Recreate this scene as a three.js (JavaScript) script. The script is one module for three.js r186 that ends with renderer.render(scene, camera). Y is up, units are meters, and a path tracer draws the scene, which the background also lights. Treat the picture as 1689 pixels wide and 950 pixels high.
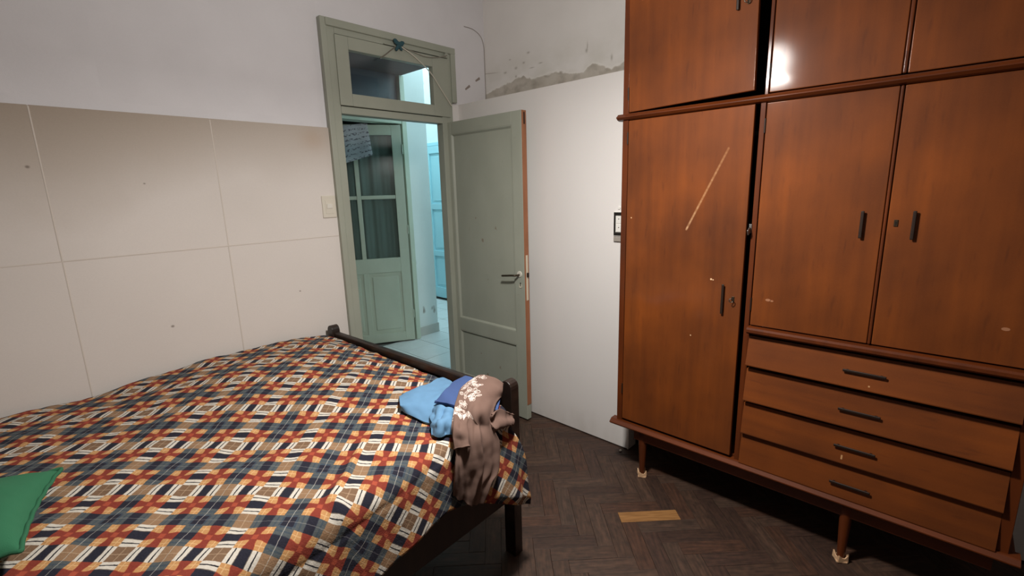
import * as THREE from 'three';
import { RoundedBoxGeometry } from 'three/addons/geometries/RoundedBoxGeometry.js';
import { mergeGeometries, toCreasedNormals } from 'three/addons/utils/BufferGeometryUtils.js';
import { ImprovedNoise } from 'three/addons/math/ImprovedNoise.js';
import { RectAreaLightUniformsLib } from 'three/addons/lights/RectAreaLightUniformsLib.js';

// ------------------------------------------------------------------ camera, lights, exposure
// World: y up, metres. The door wall is the plane z = 0 (room at z > 0); the boarded side wall is x = 0 (room at x < 0).
const scene = new THREE.Scene();
scene.background = new THREE.Color(0x000000);
const camera = new THREE.PerspectiveCamera(2 * Math.atan(475 / 780.81) * 180 / Math.PI, 1689 / 950, 0.02, 60);
camera.position.set(-2.3853, 1.5836, 2.734);
camera.rotation.set(-0.2066, -0.8151, -0.0271, 'YXZ');
scene.add(camera);
const renderer = new THREE.WebGLRenderer({ antialias: true });
renderer.toneMapping = THREE.LinearToneMapping;
renderer.toneMappingExposure = 0.94;
renderer.shadowMap.enabled = true;
RectAreaLightUniformsLib.init();
const LAMP = new THREE.Vector3(-1.30, 2.265, 1.82);     // the bulb hanging over the foot of the bed
const LAMP_COLOR = new THREE.Color(1.0, 0.97, 0.93), LAMP_DOWN = 395, LAMP_ROUND = 3.7;
const SKY_COLOR = new THREE.Color(0.62, 0.87, 1.0), SKYLIGHT = 7.5;

// ------------------------------------------------------------------ helpers
let seed = 12345;
const rnd = () => { seed = (seed * 1664525 + 1013904223) >>> 0; return seed / 4294967296; };
const rr = (a, b) => a + (b - a) * rnd();
const N = new ImprovedNoise();
const noise = (x, y, z = 0) => N.noise(x, y, z);
const fbm = (x, y, z = 0, o = 4) => { let s = 0, a = 0.5; for (let i = 0; i < o; i++) { s += a * N.noise(x, y, z + i * 7.3); x *= 2.03; y *= 2.03; a *= 0.5; } return s; };
const clamp = (x, a = 0, b = 1) => Math.min(b, Math.max(a, x));
const smooth = (a, b, x) => { const t = clamp((x - a) / (b - a)); return t * t * (3 - 2 * t); };
const mixc = (a, b, t) => [a[0] + (b[0] - a[0]) * t, a[1] + (b[1] - a[1]) * t, a[2] + (b[2] - a[2]) * t];
function interp(tab, x) {           // piecewise-linear table [[x, y], ...]
  if (x <= tab[0][0]) return tab[0][1];
  for (let i = 1; i < tab.length; i++) if (x <= tab[i][0]) { const [a, b] = [tab[i - 1], tab[i]]; return a[1] + (b[1] - a[1]) * (x - a[0]) / (b[0] - a[0]); }
  return tab[tab.length - 1][1];
}
function dataTex(w, h, fn, srgb = true, repeat = true) {    // fn(u, v) -> [r, g, b] 0..255
  const d = new Uint8Array(w * h * 4);
  for (let j = 0; j < h; j++) for (let i = 0; i < w; i++) {
    const c = fn((i + 0.5) / w, (j + 0.5) / h), k = (j * w + i) * 4;
    d[k] = clamp(c[0], 0, 255); d[k + 1] = clamp(c[1], 0, 255); d[k + 2] = clamp(c[2], 0, 255); d[k + 3] = 255;
  }
  const t = new THREE.DataTexture(d, w, h, THREE.RGBAFormat);
  t.magFilter = THREE.LinearFilter; t.minFilter = THREE.LinearMipmapLinearFilter; t.generateMipmaps = true;
  t.wrapS = t.wrapT = repeat ? THREE.RepeatWrapping : THREE.ClampToEdgeWrapping;
  if (srgb) t.colorSpace = THREE.SRGBColorSpace;
  t.needsUpdate = true;
  return t;
}
const std = (o) => new THREE.MeshStandardMaterial({ roughness: 0.8, metalness: 0, ...o });
const phys = (o) => new THREE.MeshPhysicalMaterial({ roughness: 0.5, metalness: 0, ...o });

const taken = {};
function numbered(n) { const k = taken[n] = (taken[n] ?? -1) + 1; return k ? `${n}_${String(k).padStart(3, '0')}` : n; }
function ud(o, label, category, group, kind) {
  if (label) o.userData.label = label;
  if (category) o.userData.category = category;
  if (group) o.userData.group = group;
  if (kind) o.userData.kind = kind;
  return o;
}
function thing(name, label, category, pos = [0, 0, 0], turn = 0, group) {
  const o = new THREE.Group(); o.name = numbered(name); o.position.set(...pos); o.rotation.y = turn; scene.add(o);
  return ud(o, label, category, group);
}
function mesh(name, geo, mat, parent, label) {
  const m = new THREE.Mesh(Array.isArray(geo) ? merge(geo) : geo, mat);
  m.name = parent ? name : numbered(name); m.castShadow = m.receiveShadow = true;
  if (parent) { let k = 0; const has = (n) => parent.children.some((c) => c.name === n); while (has(k ? `${name}_${String(k).padStart(3, '0')}` : name)) k++; if (k) m.name = `${name}_${String(k).padStart(3, '0')}`; }
  (parent || scene).add(m);
  if (label) m.userData.label = label;
  return m;
}
const struct = (name, geo, mat) => ud(mesh(name, geo, mat, null), null, null, null, 'structure');
function merge(list) {
  const gs = list.map((g) => { let q = g.index ? g.toNonIndexed() : g.clone(); for (const k of Object.keys(q.attributes)) if (!['position', 'normal', 'uv'].includes(k)) q.deleteAttribute(k); q.morphAttributes = {}; return q; });
  return mergeGeometries(gs, false);
}
// box projection in metres; swap turns the grain through 90 degrees
function boxUV(g, swap = false) {
  if (g.index) g = g.toNonIndexed();
  const p = g.attributes.position, n = g.attributes.normal, uv = new Float32Array(p.count * 2);
  for (let i = 0; i < p.count; i += 3) {
    let ax = 0, ay = 0, az = 0;
    for (let k = 0; k < 3; k++) { ax += n.getX(i + k); ay += n.getY(i + k); az += n.getZ(i + k); }
    ax = Math.abs(ax); ay = Math.abs(ay); az = Math.abs(az);
    for (let k = 0; k < 3; k++) {
      const x = p.getX(i + k), y = p.getY(i + k), z = p.getZ(i + k);
      let u, v;
      if (ax >= ay && ax >= az) { u = z; v = y; } else if (ay >= az) { u = x; v = z; } else { u = x; v = y; }
      if (swap) [u, v] = [v, u];
      uv[2 * (i + k)] = u; uv[2 * (i + k) + 1] = v;
    }
  }
  g.setAttribute('uv', new THREE.BufferAttribute(uv, 2));
  return g;
}
function bx(x0, x1, y0, y1, z0, z1, r = 0.003, swap = false, seg = 1) {   // box between bounds, edges rounded
  const w = Math.abs(x1 - x0), h = Math.abs(y1 - y0), d = Math.abs(z1 - z0);
  const rad = Math.min(r, w * 0.49, h * 0.49, d * 0.49);
  const g = r > 0 ? new RoundedBoxGeometry(w, h, d, seg, rad) : new THREE.BoxGeometry(w, h, d);
  g.translate((x0 + x1) / 2, (y0 + y1) / 2, (z0 + z1) / 2);
  return boxUV(g, swap);
}
function prism(pts, depth, bevel = 0) {      // polygon in xy extruded along z from 0 to depth
  const s = new THREE.Shape(pts.map((p) => new THREE.Vector2(p[0], p[1])));
  return new THREE.ExtrudeGeometry(s, { depth, bevelEnabled: bevel > 0, bevelSize: bevel, bevelThickness: bevel, bevelSegments: 2, steps: 1, curveSegments: 12 });
}
function prof(pts, z0, z1, toWorld) {        // profile in (x, y) swept along z
  const g = prism(pts, z1 - z0); g.translate(0, 0, z0); if (toWorld) g.applyMatrix4(toWorld); return boxUV(g);
}
function tube(pts, r, seg = 40, rad = 8, closed = false) {
  return new THREE.TubeGeometry(new THREE.CatmullRomCurve3(pts.map((p) => new THREE.Vector3(...p)), closed), seg, r, rad, closed);
}
const lathe = (pts, seg = 28) => new THREE.LatheGeometry(pts.map((p) => new THREE.Vector2(p[0], p[1])), seg);
// a cloth: grid of points given thickness along its own normals
function cloth(P, UV, thick) {
  const nu = P.length, nv = P[0].length, pos = [], uv = [], idx = [];
  const nrm = (i, j) => {
    const a = P[Math.min(i + 1, nu - 1)][j].clone().sub(P[Math.max(i - 1, 0)][j]);
    const b = P[i][Math.min(j + 1, nv - 1)].clone().sub(P[i][Math.max(j - 1, 0)]);
    return a.cross(b).normalize();
  };
  for (let s = 0; s < 2; s++) for (let i = 0; i < nu; i++) for (let j = 0; j < nv; j++) {
    const p = P[i][j].clone(); if (s) p.addScaledVector(nrm(i, j), -thick);
    pos.push(p.x, p.y, p.z); uv.push(UV[i][j][0], UV[i][j][1]);
  }
  const id = (s, i, j) => s * nu * nv + i * nv + j;
  for (let i = 0; i < nu - 1; i++) for (let j = 0; j < nv - 1; j++) {
    const [a, b, c, d] = [id(0, i, j), id(0, i + 1, j), id(0, i + 1, j + 1), id(0, i, j + 1)];
    idx.push(a, b, c, a, c, d);
    const o = nu * nv; idx.push(a + o, c + o, b + o, a + o, d + o, c + o);
  }
  const wall = (a, b, c, d) => idx.push(a, b, c, a, c, d);
  for (let i = 0; i < nu - 1; i++) { wall(id(0, i, 0), id(1, i, 0), id(1, i + 1, 0), id(0, i + 1, 0)); wall(id(0, i + 1, nv - 1), id(1, i + 1, nv - 1), id(1, i, nv - 1), id(0, i, nv - 1)); }
  for (let j = 0; j < nv - 1; j++) { wall(id(0, 0, j + 1), id(1, 0, j + 1), id(1, 0, j), id(0, 0, j)); wall(id(0, nu - 1, j), id(1, nu - 1, j), id(1, nu - 1, j + 1), id(0, nu - 1, j + 1)); }
  const g = new THREE.BufferGeometry();
  g.setAttribute('position', new THREE.Float32BufferAttribute(pos, 3));
  g.setAttribute('uv', new THREE.Float32BufferAttribute(uv, 2));
  g.setIndex(idx);
  g.computeVertexNormals();
  return g;
}
function worldUV(g, fu, fv) {                 // uv from position
  const p = g.attributes.position, uv = new Float32Array(p.count * 2);
  for (let i = 0; i < p.count; i++) { uv[2 * i] = fu(p.getX(i), p.getY(i), p.getZ(i)); uv[2 * i + 1] = fv(p.getX(i), p.getY(i), p.getZ(i)); }
  g.setAttribute('uv', new THREE.BufferAttribute(uv, 2)); return g;
}

// ------------------------------------------------------------------ materials
const grainTex = (() => dataTex(512, 512, (u, v) => { const n = 128 + 60 * fbm(u * 24, v * 24, 3, 3) + rr(-22, 22); return [n, n, n]; }, false))();
const bumpRepeat = (s) => { const t = grainTex.clone(); t.repeat.set(s, s); t.needsUpdate = true; return t; };
const plasterMap = dataTex(512, 512, (u, v) => { const n = 6 * fbm(u * 5, v * 5, 1, 4) + rr(-1.5, 1.5); return [222 + n, 219 + n, 221 + n]; });
const plaster = std({ map: plasterMap, roughness: 0.85, bumpMap: bumpRepeat(2), bumpScale: 0.0006 });
const dullWhite = std({ color: 0xd8d2cc, roughness: 0.85 });
const ceilMat = std({ color: 0xd9d4cc, roughness: 0.9 });

// dirty foam boards along the bed: brown grime plus painted-in lamp falloff, darkest at the top edge
const PX0 = -4.2, PX1 = -0.9, PY0 = 0.05, PY1 = 1.98;
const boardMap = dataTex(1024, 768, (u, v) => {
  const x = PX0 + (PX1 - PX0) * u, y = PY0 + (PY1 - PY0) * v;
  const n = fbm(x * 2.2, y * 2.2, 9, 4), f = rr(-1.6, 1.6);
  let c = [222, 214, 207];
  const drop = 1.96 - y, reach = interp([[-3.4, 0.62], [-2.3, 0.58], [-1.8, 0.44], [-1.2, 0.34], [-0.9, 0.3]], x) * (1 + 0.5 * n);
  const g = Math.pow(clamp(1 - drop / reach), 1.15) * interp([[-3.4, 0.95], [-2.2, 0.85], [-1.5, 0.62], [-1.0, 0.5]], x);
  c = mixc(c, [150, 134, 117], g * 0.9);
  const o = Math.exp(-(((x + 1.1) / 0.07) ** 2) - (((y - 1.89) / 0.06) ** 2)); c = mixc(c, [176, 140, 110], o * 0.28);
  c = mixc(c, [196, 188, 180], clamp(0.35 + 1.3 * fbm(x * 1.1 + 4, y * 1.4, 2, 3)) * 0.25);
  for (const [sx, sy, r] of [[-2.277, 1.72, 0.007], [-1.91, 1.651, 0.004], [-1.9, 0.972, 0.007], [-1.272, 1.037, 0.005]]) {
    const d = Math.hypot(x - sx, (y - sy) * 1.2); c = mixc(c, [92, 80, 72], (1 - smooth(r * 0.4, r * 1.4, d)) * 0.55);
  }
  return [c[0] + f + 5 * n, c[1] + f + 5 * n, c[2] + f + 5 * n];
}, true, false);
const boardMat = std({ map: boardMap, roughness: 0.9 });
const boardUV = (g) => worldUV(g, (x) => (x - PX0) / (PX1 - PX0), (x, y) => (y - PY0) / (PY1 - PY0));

// stained plaster above the side boarding: bare grey render below a ragged line, flaked specks
const stainLine = [[-0.02, 2.29], [0.013, 2.296], [0.05, 2.306], [0.1, 2.318], [0.144, 2.325], [0.2, 2.333], [0.269, 2.342], [0.32, 2.357], [0.358, 2.363], [0.39, 2.348], [0.415, 2.339], [0.471, 2.324], [0.52, 2.33], [0.579, 2.331], [0.64, 2.337], [0.696, 2.335], [0.771, 2.308], [0.82, 2.3], [0.878, 2.298], [0.92, 2.325], [0.947, 2.336], [0.98, 2.328], [1.014, 2.314], [1.08, 2.281], [1.143, 2.295], [1.173, 2.311], [1.4, 2.34]];
const SZ0 = -0.05, SZ1 = 1.55, SY0 = 2.0, SY1 = 3.0;
const stainMap = dataTex(1024, 640, (u, v) => {
  const z = SZ0 + (SZ1 - SZ0) * u, y = SY0 + (SY1 - SY0) * v;
  const n = fbm(z * 3, y * 3, 5, 4), f = rr(-1.5, 1.5), j = 0.018 * fbm(z * 30, y * 30, 8, 3);
  let c = [230 + 8 * n, 226 + 8 * n, 222 + 8 * n];
  c = mixc(c, [190, 186, 172], clamp(1 - (y - 2.3) / 0.28) * clamp(0.45 + 1.6 * fbm(z * 5, y * 7, 12, 4)) * 0.5);   // damp
  const s = interp(stainLine, z) + j;
  const bare = 1 - smooth(s - 0.008, s + 0.004, y);
  c = mixc(c, [184 + 40 * n, 176 + 40 * n, 164 + 40 * n], bare * (0.8 + 0.5 * fbm(z * 9, y * 9, 44, 3)));
  c = mixc(c, [146, 138, 128], bare * clamp(1.8 * fbm(z * 12, y * 16, 21, 3)) * 0.8);
  c = mixc(c, [240, 236, 230], smooth(0.012, 0.0, Math.abs(y - s - 0.006)) * 0.35);
  for (const [sz, sy, a, b] of [[0.419, 2.503, 0.012, 0.006], [0.301, 2.424, 0.012, 0.008], [0.195, 2.411, 0.012, 0.006], [0.375, 2.446, 0.01, 0.006], [0.901, 2.42, 0.007, 0.012], [0.908, 2.445, 0.004, 0.022], [1.084, 2.345, 0.006, 0.016], [0.244, 2.49, 0.008, 0.004], [0.299, 2.368, 0.008, 0.008], [0.527, 2.417, 0.016, 0.004], [0.45, 2.4, 0.02, 0.003]]) {
    const d = ((z - sz) / a) ** 2 + ((y - sy) / b) ** 2; c = mixc(c, [126, 118, 108], Math.exp(-d) * 0.45);
  }
  c = mixc(c, [128, 116, 108], Math.exp(-(((y - (2.437 - 0.1 * z)) / 0.0025) ** 2)) * smooth(0.16, 0.04, z) * 0.5);
  return [c[0] + f, c[1] + f, c[2] + f];
}, true, false);
const stainMat = std({ map: stainMap, roughness: 0.9, bumpMap: bumpRepeat(2), bumpScale: 0.0008 });

// varnished veneer
function veneer(w, h, sx, sy, base, extra) {
  return dataTex(w, h, (u, v) => {
    const x = u * sx, y = v * sy;
    const streak = fbm(x * 26, y * 1.3, 2, 4), mott = fbm(x * 3.2, y * 2.6, 17, 4), fleck = Math.max(0, fbm(x * 60, y * 9, 31, 2) - 0.22);
    const k = 1 + 0.17 * streak + 0.36 * mott - 0.45 * fleck;
    let c = [base[0] * k, base[1] * (k * 1.02 - 0.02) , base[2] * (0.6 + 0.4 * k)];
    const f = rr(-2, 2); c = [c[0] + f, c[1] + f * 0.7, c[2] + f * 0.5];
    return extra ? extra(x, y, c) : c;
  });
}
const VEN = [110, 56, 21];
const veneerMap = veneer(1024, 1024, 2, 2, VEN); veneerMap.repeat.set(0.5, 0.5);
const WOOD = { roughness: 0.62, clearcoat: 0.45, clearcoatRoughness: 0.11, specularIntensity: 0.35 };
const waveTex = dataTex(256, 256, (u, v) => { const n = 128 + 90 * fbm(u * 9, v * 9, 4, 3); return [n, n, n]; }, false);
const wood = phys({ map: veneerMap, ...WOOD, bumpMap: waveTex, bumpScale: 0.0017 });
const woodFrame = phys({ map: veneerMap, color: 0xd2c2b4, ...WOOD });
const woodInside = std({ color: 0x1d0f08, roughness: 0.9 });
// the tall left door has one long pale scratch and small chips
const scratchMap = veneer(512, 1024, 0.6, 1.6, VEN, (x, y, c) => {
  const [ax, ay, bx_, by] = [0.481, 1.402, 0.314, 1.053];       // from the hinge edge / from the door's foot
  const t = clamp(((x - ax) * (bx_ - ax) + (y - ay) * (by - ay)) / ((bx_ - ax) ** 2 + (by - ay) ** 2));
  const d = Math.hypot(x - ax - t * (bx_ - ax), y - ay - t * (by - ay));
  const k = (1 - smooth(0.0022, 0.0065, d)) * clamp(0.75 + 0.9 * fbm(t * 26, 1, 3, 3)) * (0.55 + 0.45 * t);
  c = mixc(c, [204, 166, 128], k * 0.8);
  for (const [px, py, r] of [[0.441, 0.832, 0.006], [0.45, 0.83, 0.004], [0.027, 1.1, 0.004], [0.36, 0.55, 0.004]]) c = mixc(c, [228, 190, 150], 1 - smooth(r * 0.5, r, Math.hypot(x - px, y - py)));
  return c;
});
scratchMap.repeat.set(1 / 0.6, 1 / 1.6);
const woodScratch = phys({ map: scratchMap, ...WOOD, bumpMap: waveTex, bumpScale: 0.0017 });
const bronze = std({ color: 0x2a1b12, roughness: 0.5, metalness: 0.3 });
const steel = std({ color: 0x8d8a86, roughness: 0.4, metalness: 0.9 });
const rawWood = std({ color: 0xd9b088, roughness: 0.8 });

// painted joinery (worn grey-green gloss)
const greenMap = dataTex(512, 512, (u, v) => {
  const n = fbm(u * 6, v * 3, 3, 4), w = fbm(u * 22, v * 14, 9, 3);
  let c = [160 + 10 * n, 163 + 10 * n, 149 + 10 * n];
  if (w > 0.4) c = mixc(c, [112, 92, 72], smooth(0.4, 0.46, w) * 0.5);
  return c.map((q) => q + rr(-1.5, 1.5));
});
const green = std({ map: greenMap, roughness: 0.45, bumpMap: bumpRepeat(3), bumpScale: 0.0004 });
const greenPale = std({ map: dataTex(256, 256, (u, v) => { const n = 9 * fbm(u * 6, v * 3, 13, 4); return [190 + n, 200 + n, 180 + n]; }), roughness: 0.5 });
const orangeWoodMap = dataTex(64, 512, (u, v) => { const n = fbm(u * 14, v * 5, 3, 4); return [150 + 34 * n, 96 + 26 * n, 64 + 22 * n]; });
const orangeWood = std({ map: orangeWoodMap, roughness: 0.6 });
const glass = phys({ color: 0xffffff, transmission: 1, thickness: 0, roughness: 0.03, ior: 1.5 });
const dustGlass = phys({ color: 0xe0e6e4, transmission: 1, thickness: 0, roughness: 0.2, specularIntensity: 0.2, ior: 1.5 });

// floors
const blockMats = [];
for (let k = 0; k < 6; k++) {
  const base = [[66, 47, 36], [62, 43, 34], [70, 51, 40], [58, 40, 31], [66, 49, 39], [68, 45, 33]][k];
  const t = dataTex(64, 256, (u, v) => { const n = fbm(u * 7 + k * 9, v * 3, 3 + k, 4), d = fbm(u * 3, v * 12 + k, 40, 3); const q = 1 + 0.5 * n + 0.25 * d; return [base[0] * q + rr(-4, 4), base[1] * q + rr(-4, 4), base[2] * q + rr(-4, 4)]; });
  blockMats.push(std({ map: t, roughness: 0.55, bumpMap: bumpRepeat(1), bumpScale: 0.0006 }));
}
const paleBlock = std({ map: dataTex(64, 256, (u, v) => { const n = fbm(u * 6, v * 3, 77, 4); return [142 + 40 * n, 100 + 34 * n, 56 + 26 * n]; }), roughness: 0.55 });
const floorUnder = std({ color: 0x1a120d, roughness: 0.95 });
const hallTile = std({ map: dataTex(256, 256, (u, v) => { const n = 10 * fbm(u * 6, v * 6, 5, 4) + rr(-4, 4); return [196 + n, 198 + n, 194 + n]; }), roughness: 0.35 });

// dark bed timber
const bedWood = std({ map: dataTex(128, 512, (u, v) => { const n = fbm(u * 18, v * 3, 8, 4); const q = 1 + 0.9 * n; return [38 * q, 26 * q, 20 * q]; }), roughness: 0.45 });

// ------------------------------------------------------------------ room shell
const RX0 = -5.2, RZ1 = 4.7, H = 3.7, WX = 0.30;         // far ends of the room, ceiling, true plane of the right wall
struct('ceiling', bx(RX0 - 0.15, WX + 0.15, H, H + 0.15, -0.165, RZ1 + 0.15, 0), ceilMat);
const farWall = std({ color: 0x9c958d, roughness: 0.9 });
struct('wall_left', bx(RX0 - 0.15, RX0, 0, H, -0.165, RZ1 + 0.15, 0), farWall);
struct('wall_front', bx(RX0, WX + 0.15, 0, H, RZ1, RZ1 + 0.15, 0), farWall);
// door wall (opening for the door and its transom)
const OX0 = -0.965, OX1 = -0.066, OY = 2.51;
const wallBack = struct('wall_back', [bx(RX0, OX0, 0, H, -0.165, -0.015, 0), bx(OX1, WX + 0.15, 0, H, -0.165, -0.015, 0), bx(OX0, OX1, OY, H, -0.165, -0.015, 0)], plaster);
// foam boards along the bed, each a piece, meeting in shallow grooves
const jx = [-4.13, -3.499, -2.868, -2.237, -1.606, -0.999], jy = [0.0, 0.707, 1.3335, 1.959];
for (let i = 0; i < jx.length - 1; i++) for (let j = 0; j < 3; j++)
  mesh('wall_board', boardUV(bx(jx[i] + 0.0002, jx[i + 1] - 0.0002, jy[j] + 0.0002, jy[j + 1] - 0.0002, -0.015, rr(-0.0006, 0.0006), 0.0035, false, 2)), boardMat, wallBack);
const jointMat = std({ color: 0xcfc5bb, roughness: 0.9 });
for (const x of [-2.868, -2.237, -1.606]) mesh('joint_bead', (() => { const g = bx(x - 0.003, x + 0.003, 0.0, 1.955, -0.004, 0.0011, 0.0018, false, 2); return g; })(), jointMat, wallBack);
for (const y of [0.707, 1.3335]) mesh('joint_bead', bx(-4.13, -1.0, y - 0.003, y + 0.003, -0.004, 0.001, 0.0018, false, 2), jointMat, wallBack);
// the crack that climbs the corner and bends on to the door wall
mesh('plaster_crack', tube([[0.293, 2.2, -0.0145], [0.297, 2.3, -0.0145], [0.297, 2.44, -0.0145], [0.296, 2.56, -0.0145], [0.292, 2.637, -0.0145], [0.266, 2.691, -0.0145], [0.196, 2.724, -0.0145], [0.102, 2.728, -0.0145]], 0.0028, 60, 6), std({ color: 0x9b928c, roughness: 1 }), wallBack);
for (const [x, y, l, a] of [[0.219, 2.387, 0.05, 0.55], [0.115, 2.318, 0.055, 0.6]]) {
  const g = new THREE.CylinderGeometry(0.006, 0.004, l, 7); g.scale(1.6, 1, 0.25); g.rotateZ(-Math.PI / 2 + a); g.translate(x, y, -0.015);
  mesh('plaster_chip', g, std({ color: 0x93867e, roughness: 1 }), wallBack);
}
// right wall: true plane behind, boarded box in front of it
const wallRight = struct('wall_right', [bx(WX, WX + 0.15, 0, 2.0, -0.015, RZ1, 0), bx(WX, WX + 0.15, 3.0, H, -0.015, RZ1, 0), bx(WX, WX + 0.15, 2.0, 3.0, SZ1, RZ1, 0)], plaster);
mesh('stained_plaster', worldUV(bx(WX, WX + 0.15, 2.0, 3.0, -0.015, SZ1, 0), (x, y, z) => (z - SZ0) / (SZ1 - SZ0), (x, y) => (y - SY0) / (SY1 - SY0)), stainMat, wallRight);
const liningMap = dataTex(512, 512, (u, v) => { const n = fbm(u * 3, v * 3, 4, 4), low = smooth(0.10, 0.0, v) * clamp(0.5 + fbm(u * 20, v * 10, 6, 3)); let c = [226 + 5 * n, 221 + 5 * n, 217 + 5 * n]; c = mixc(c, [170, 160, 148], low * 0.3); return c.map((q) => q + rr(-1, 1)); }, true, false);
const liningMat = std({ map: liningMap, roughness: 0.75 });
mesh('wall_lining', worldUV(bx(0, 0.09, 0.0, 2.184, -0.012, 1.428, 0.003), (x, y, z) => z / 1.6, (x, y) => y / 2.2), liningMat, wallRight);
mesh('lining_cap', bx(0.09, WX, 2.166, 2.182, -0.012, 1.428, 0.001), dullWhite, wallRight);
mesh('lining_filler', worldUV(bx(-0.085, 0, 0.0, 2.182, -0.012, 0.006, 0.002), (x) => 0.1 + x, (x, y) => y / 2.2), liningMat, wallRight);
mesh('skirting_gap', bx(-0.004, 0.0, 0.0, 0.006, 0.02, 1.42, 0.001), std({ color: 0x2a1d15, roughness: 0.9 }), wallRight);

// parquet: herringbone blocks at 45 degrees, 0.29 x 0.0725 m
const floor = struct('floor', bx(RX0 - 0.15, WX + 0.15, -0.12, -0.012, -0.165, RZ1 + 0.15, 0), floorUnder);
{
  const W = 0.0725, L = 4 * W, gap = 0.0008;
  const vars = [];
  for (let k = 0; k < 6; k++) {
    const g = new RoundedBoxGeometry(W - gap, 0.014, L - gap, 1, 0.0012); g.translate(0, -0.007, 0);
    const b = boxUV(g); const p = b.attributes.uv; for (let i = 0; i < p.count; i++) p.setXY(i, p.getX(i) / W + 0.5, p.getY(i) / L + 0.5);
    vars.push(b);
  }
  const cand = [];
  const R = Math.SQRT1_2, off = [-0.4655, 1.804];             // the pale block's centre
  for (let a = -60; a < 60; a++) for (let b = -20; b < 20; b++) for (let o = 0; o < 2; o++) {
    // herringbone lattice in block widths: cells step (1,1) and (4,-4); one upright and one lying block per cell
    const cx = a + 4 * b, cy = a - 4 * b;
    const px = (o ? cx + 2 + 1 : cx + 0.5) * W, py = (o ? cy + 0.5 : cy + 2 ) * W;   // centres: upright 1x4, lying 4x1
    cand.push([px, py, o]);
  }
  const ref = cand.find((c) => c[2] === 1 && Math.abs(c[0] - 3 * W) < 1e-9 && Math.abs(c[1] - 0.5 * W) < 1e-9);
  const stuff = [], pieces = [];
  for (const [px, py, o] of cand) {
    const dx = px - ref[0], dy = py - ref[1];
    // lying axis runs along (+x, +z), upright axis along (-x, +z)
    const x = off[0] + R * dx - R * dy, z = off[1] + R * dx + R * dy;
    if (x < RX0 + 0.02 || x > WX - 0.02 || z < 0.02 || z > RZ1 - 0.02) continue;
    const q = new THREE.Vector3(x, 0, z).project(camera.clone());
    pieces.push([x, z, o, dx === 0 && dy === 0]);
  }
  camera.updateMatrixWorld(true);
  const vis = ([x, z]) => { const p = new THREE.Vector3(x, 0, z).project(camera); return Math.abs(p.x) < 1.12 && p.y > -1.25 && p.z < 1 && x > -1.45 && z < 3.4; };
  let n = 0;
  for (const pc of pieces) {
    const [x, z, o, pale] = pc;
    const ang = o ? Math.PI / 4 : -Math.PI / 4;
    if (vis(pc) && n < 298) {
      n++;
      const m = mesh('parquet_block', vars[0], pale ? paleBlock : blockMats[Math.floor(rnd() * 6)], floor);
      m.position.set(x, rr(-0.0012, 0.0), z); m.rotation.set(rr(-0.004, 0.004), ang + rr(-0.004, 0.004), rr(-0.006, 0.006));
    } else {
      const g = new THREE.BoxGeometry(W - gap, 0.014, L - gap); g.translate(0, -0.0072, 0); g.rotateY(ang); g.translate(x, 0, z); stuff.push(g);
    }
  }
  ud(mesh('parquet_rest', stuff, blockMats[0], floor), null, null, null, 'stuff');
}

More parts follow.
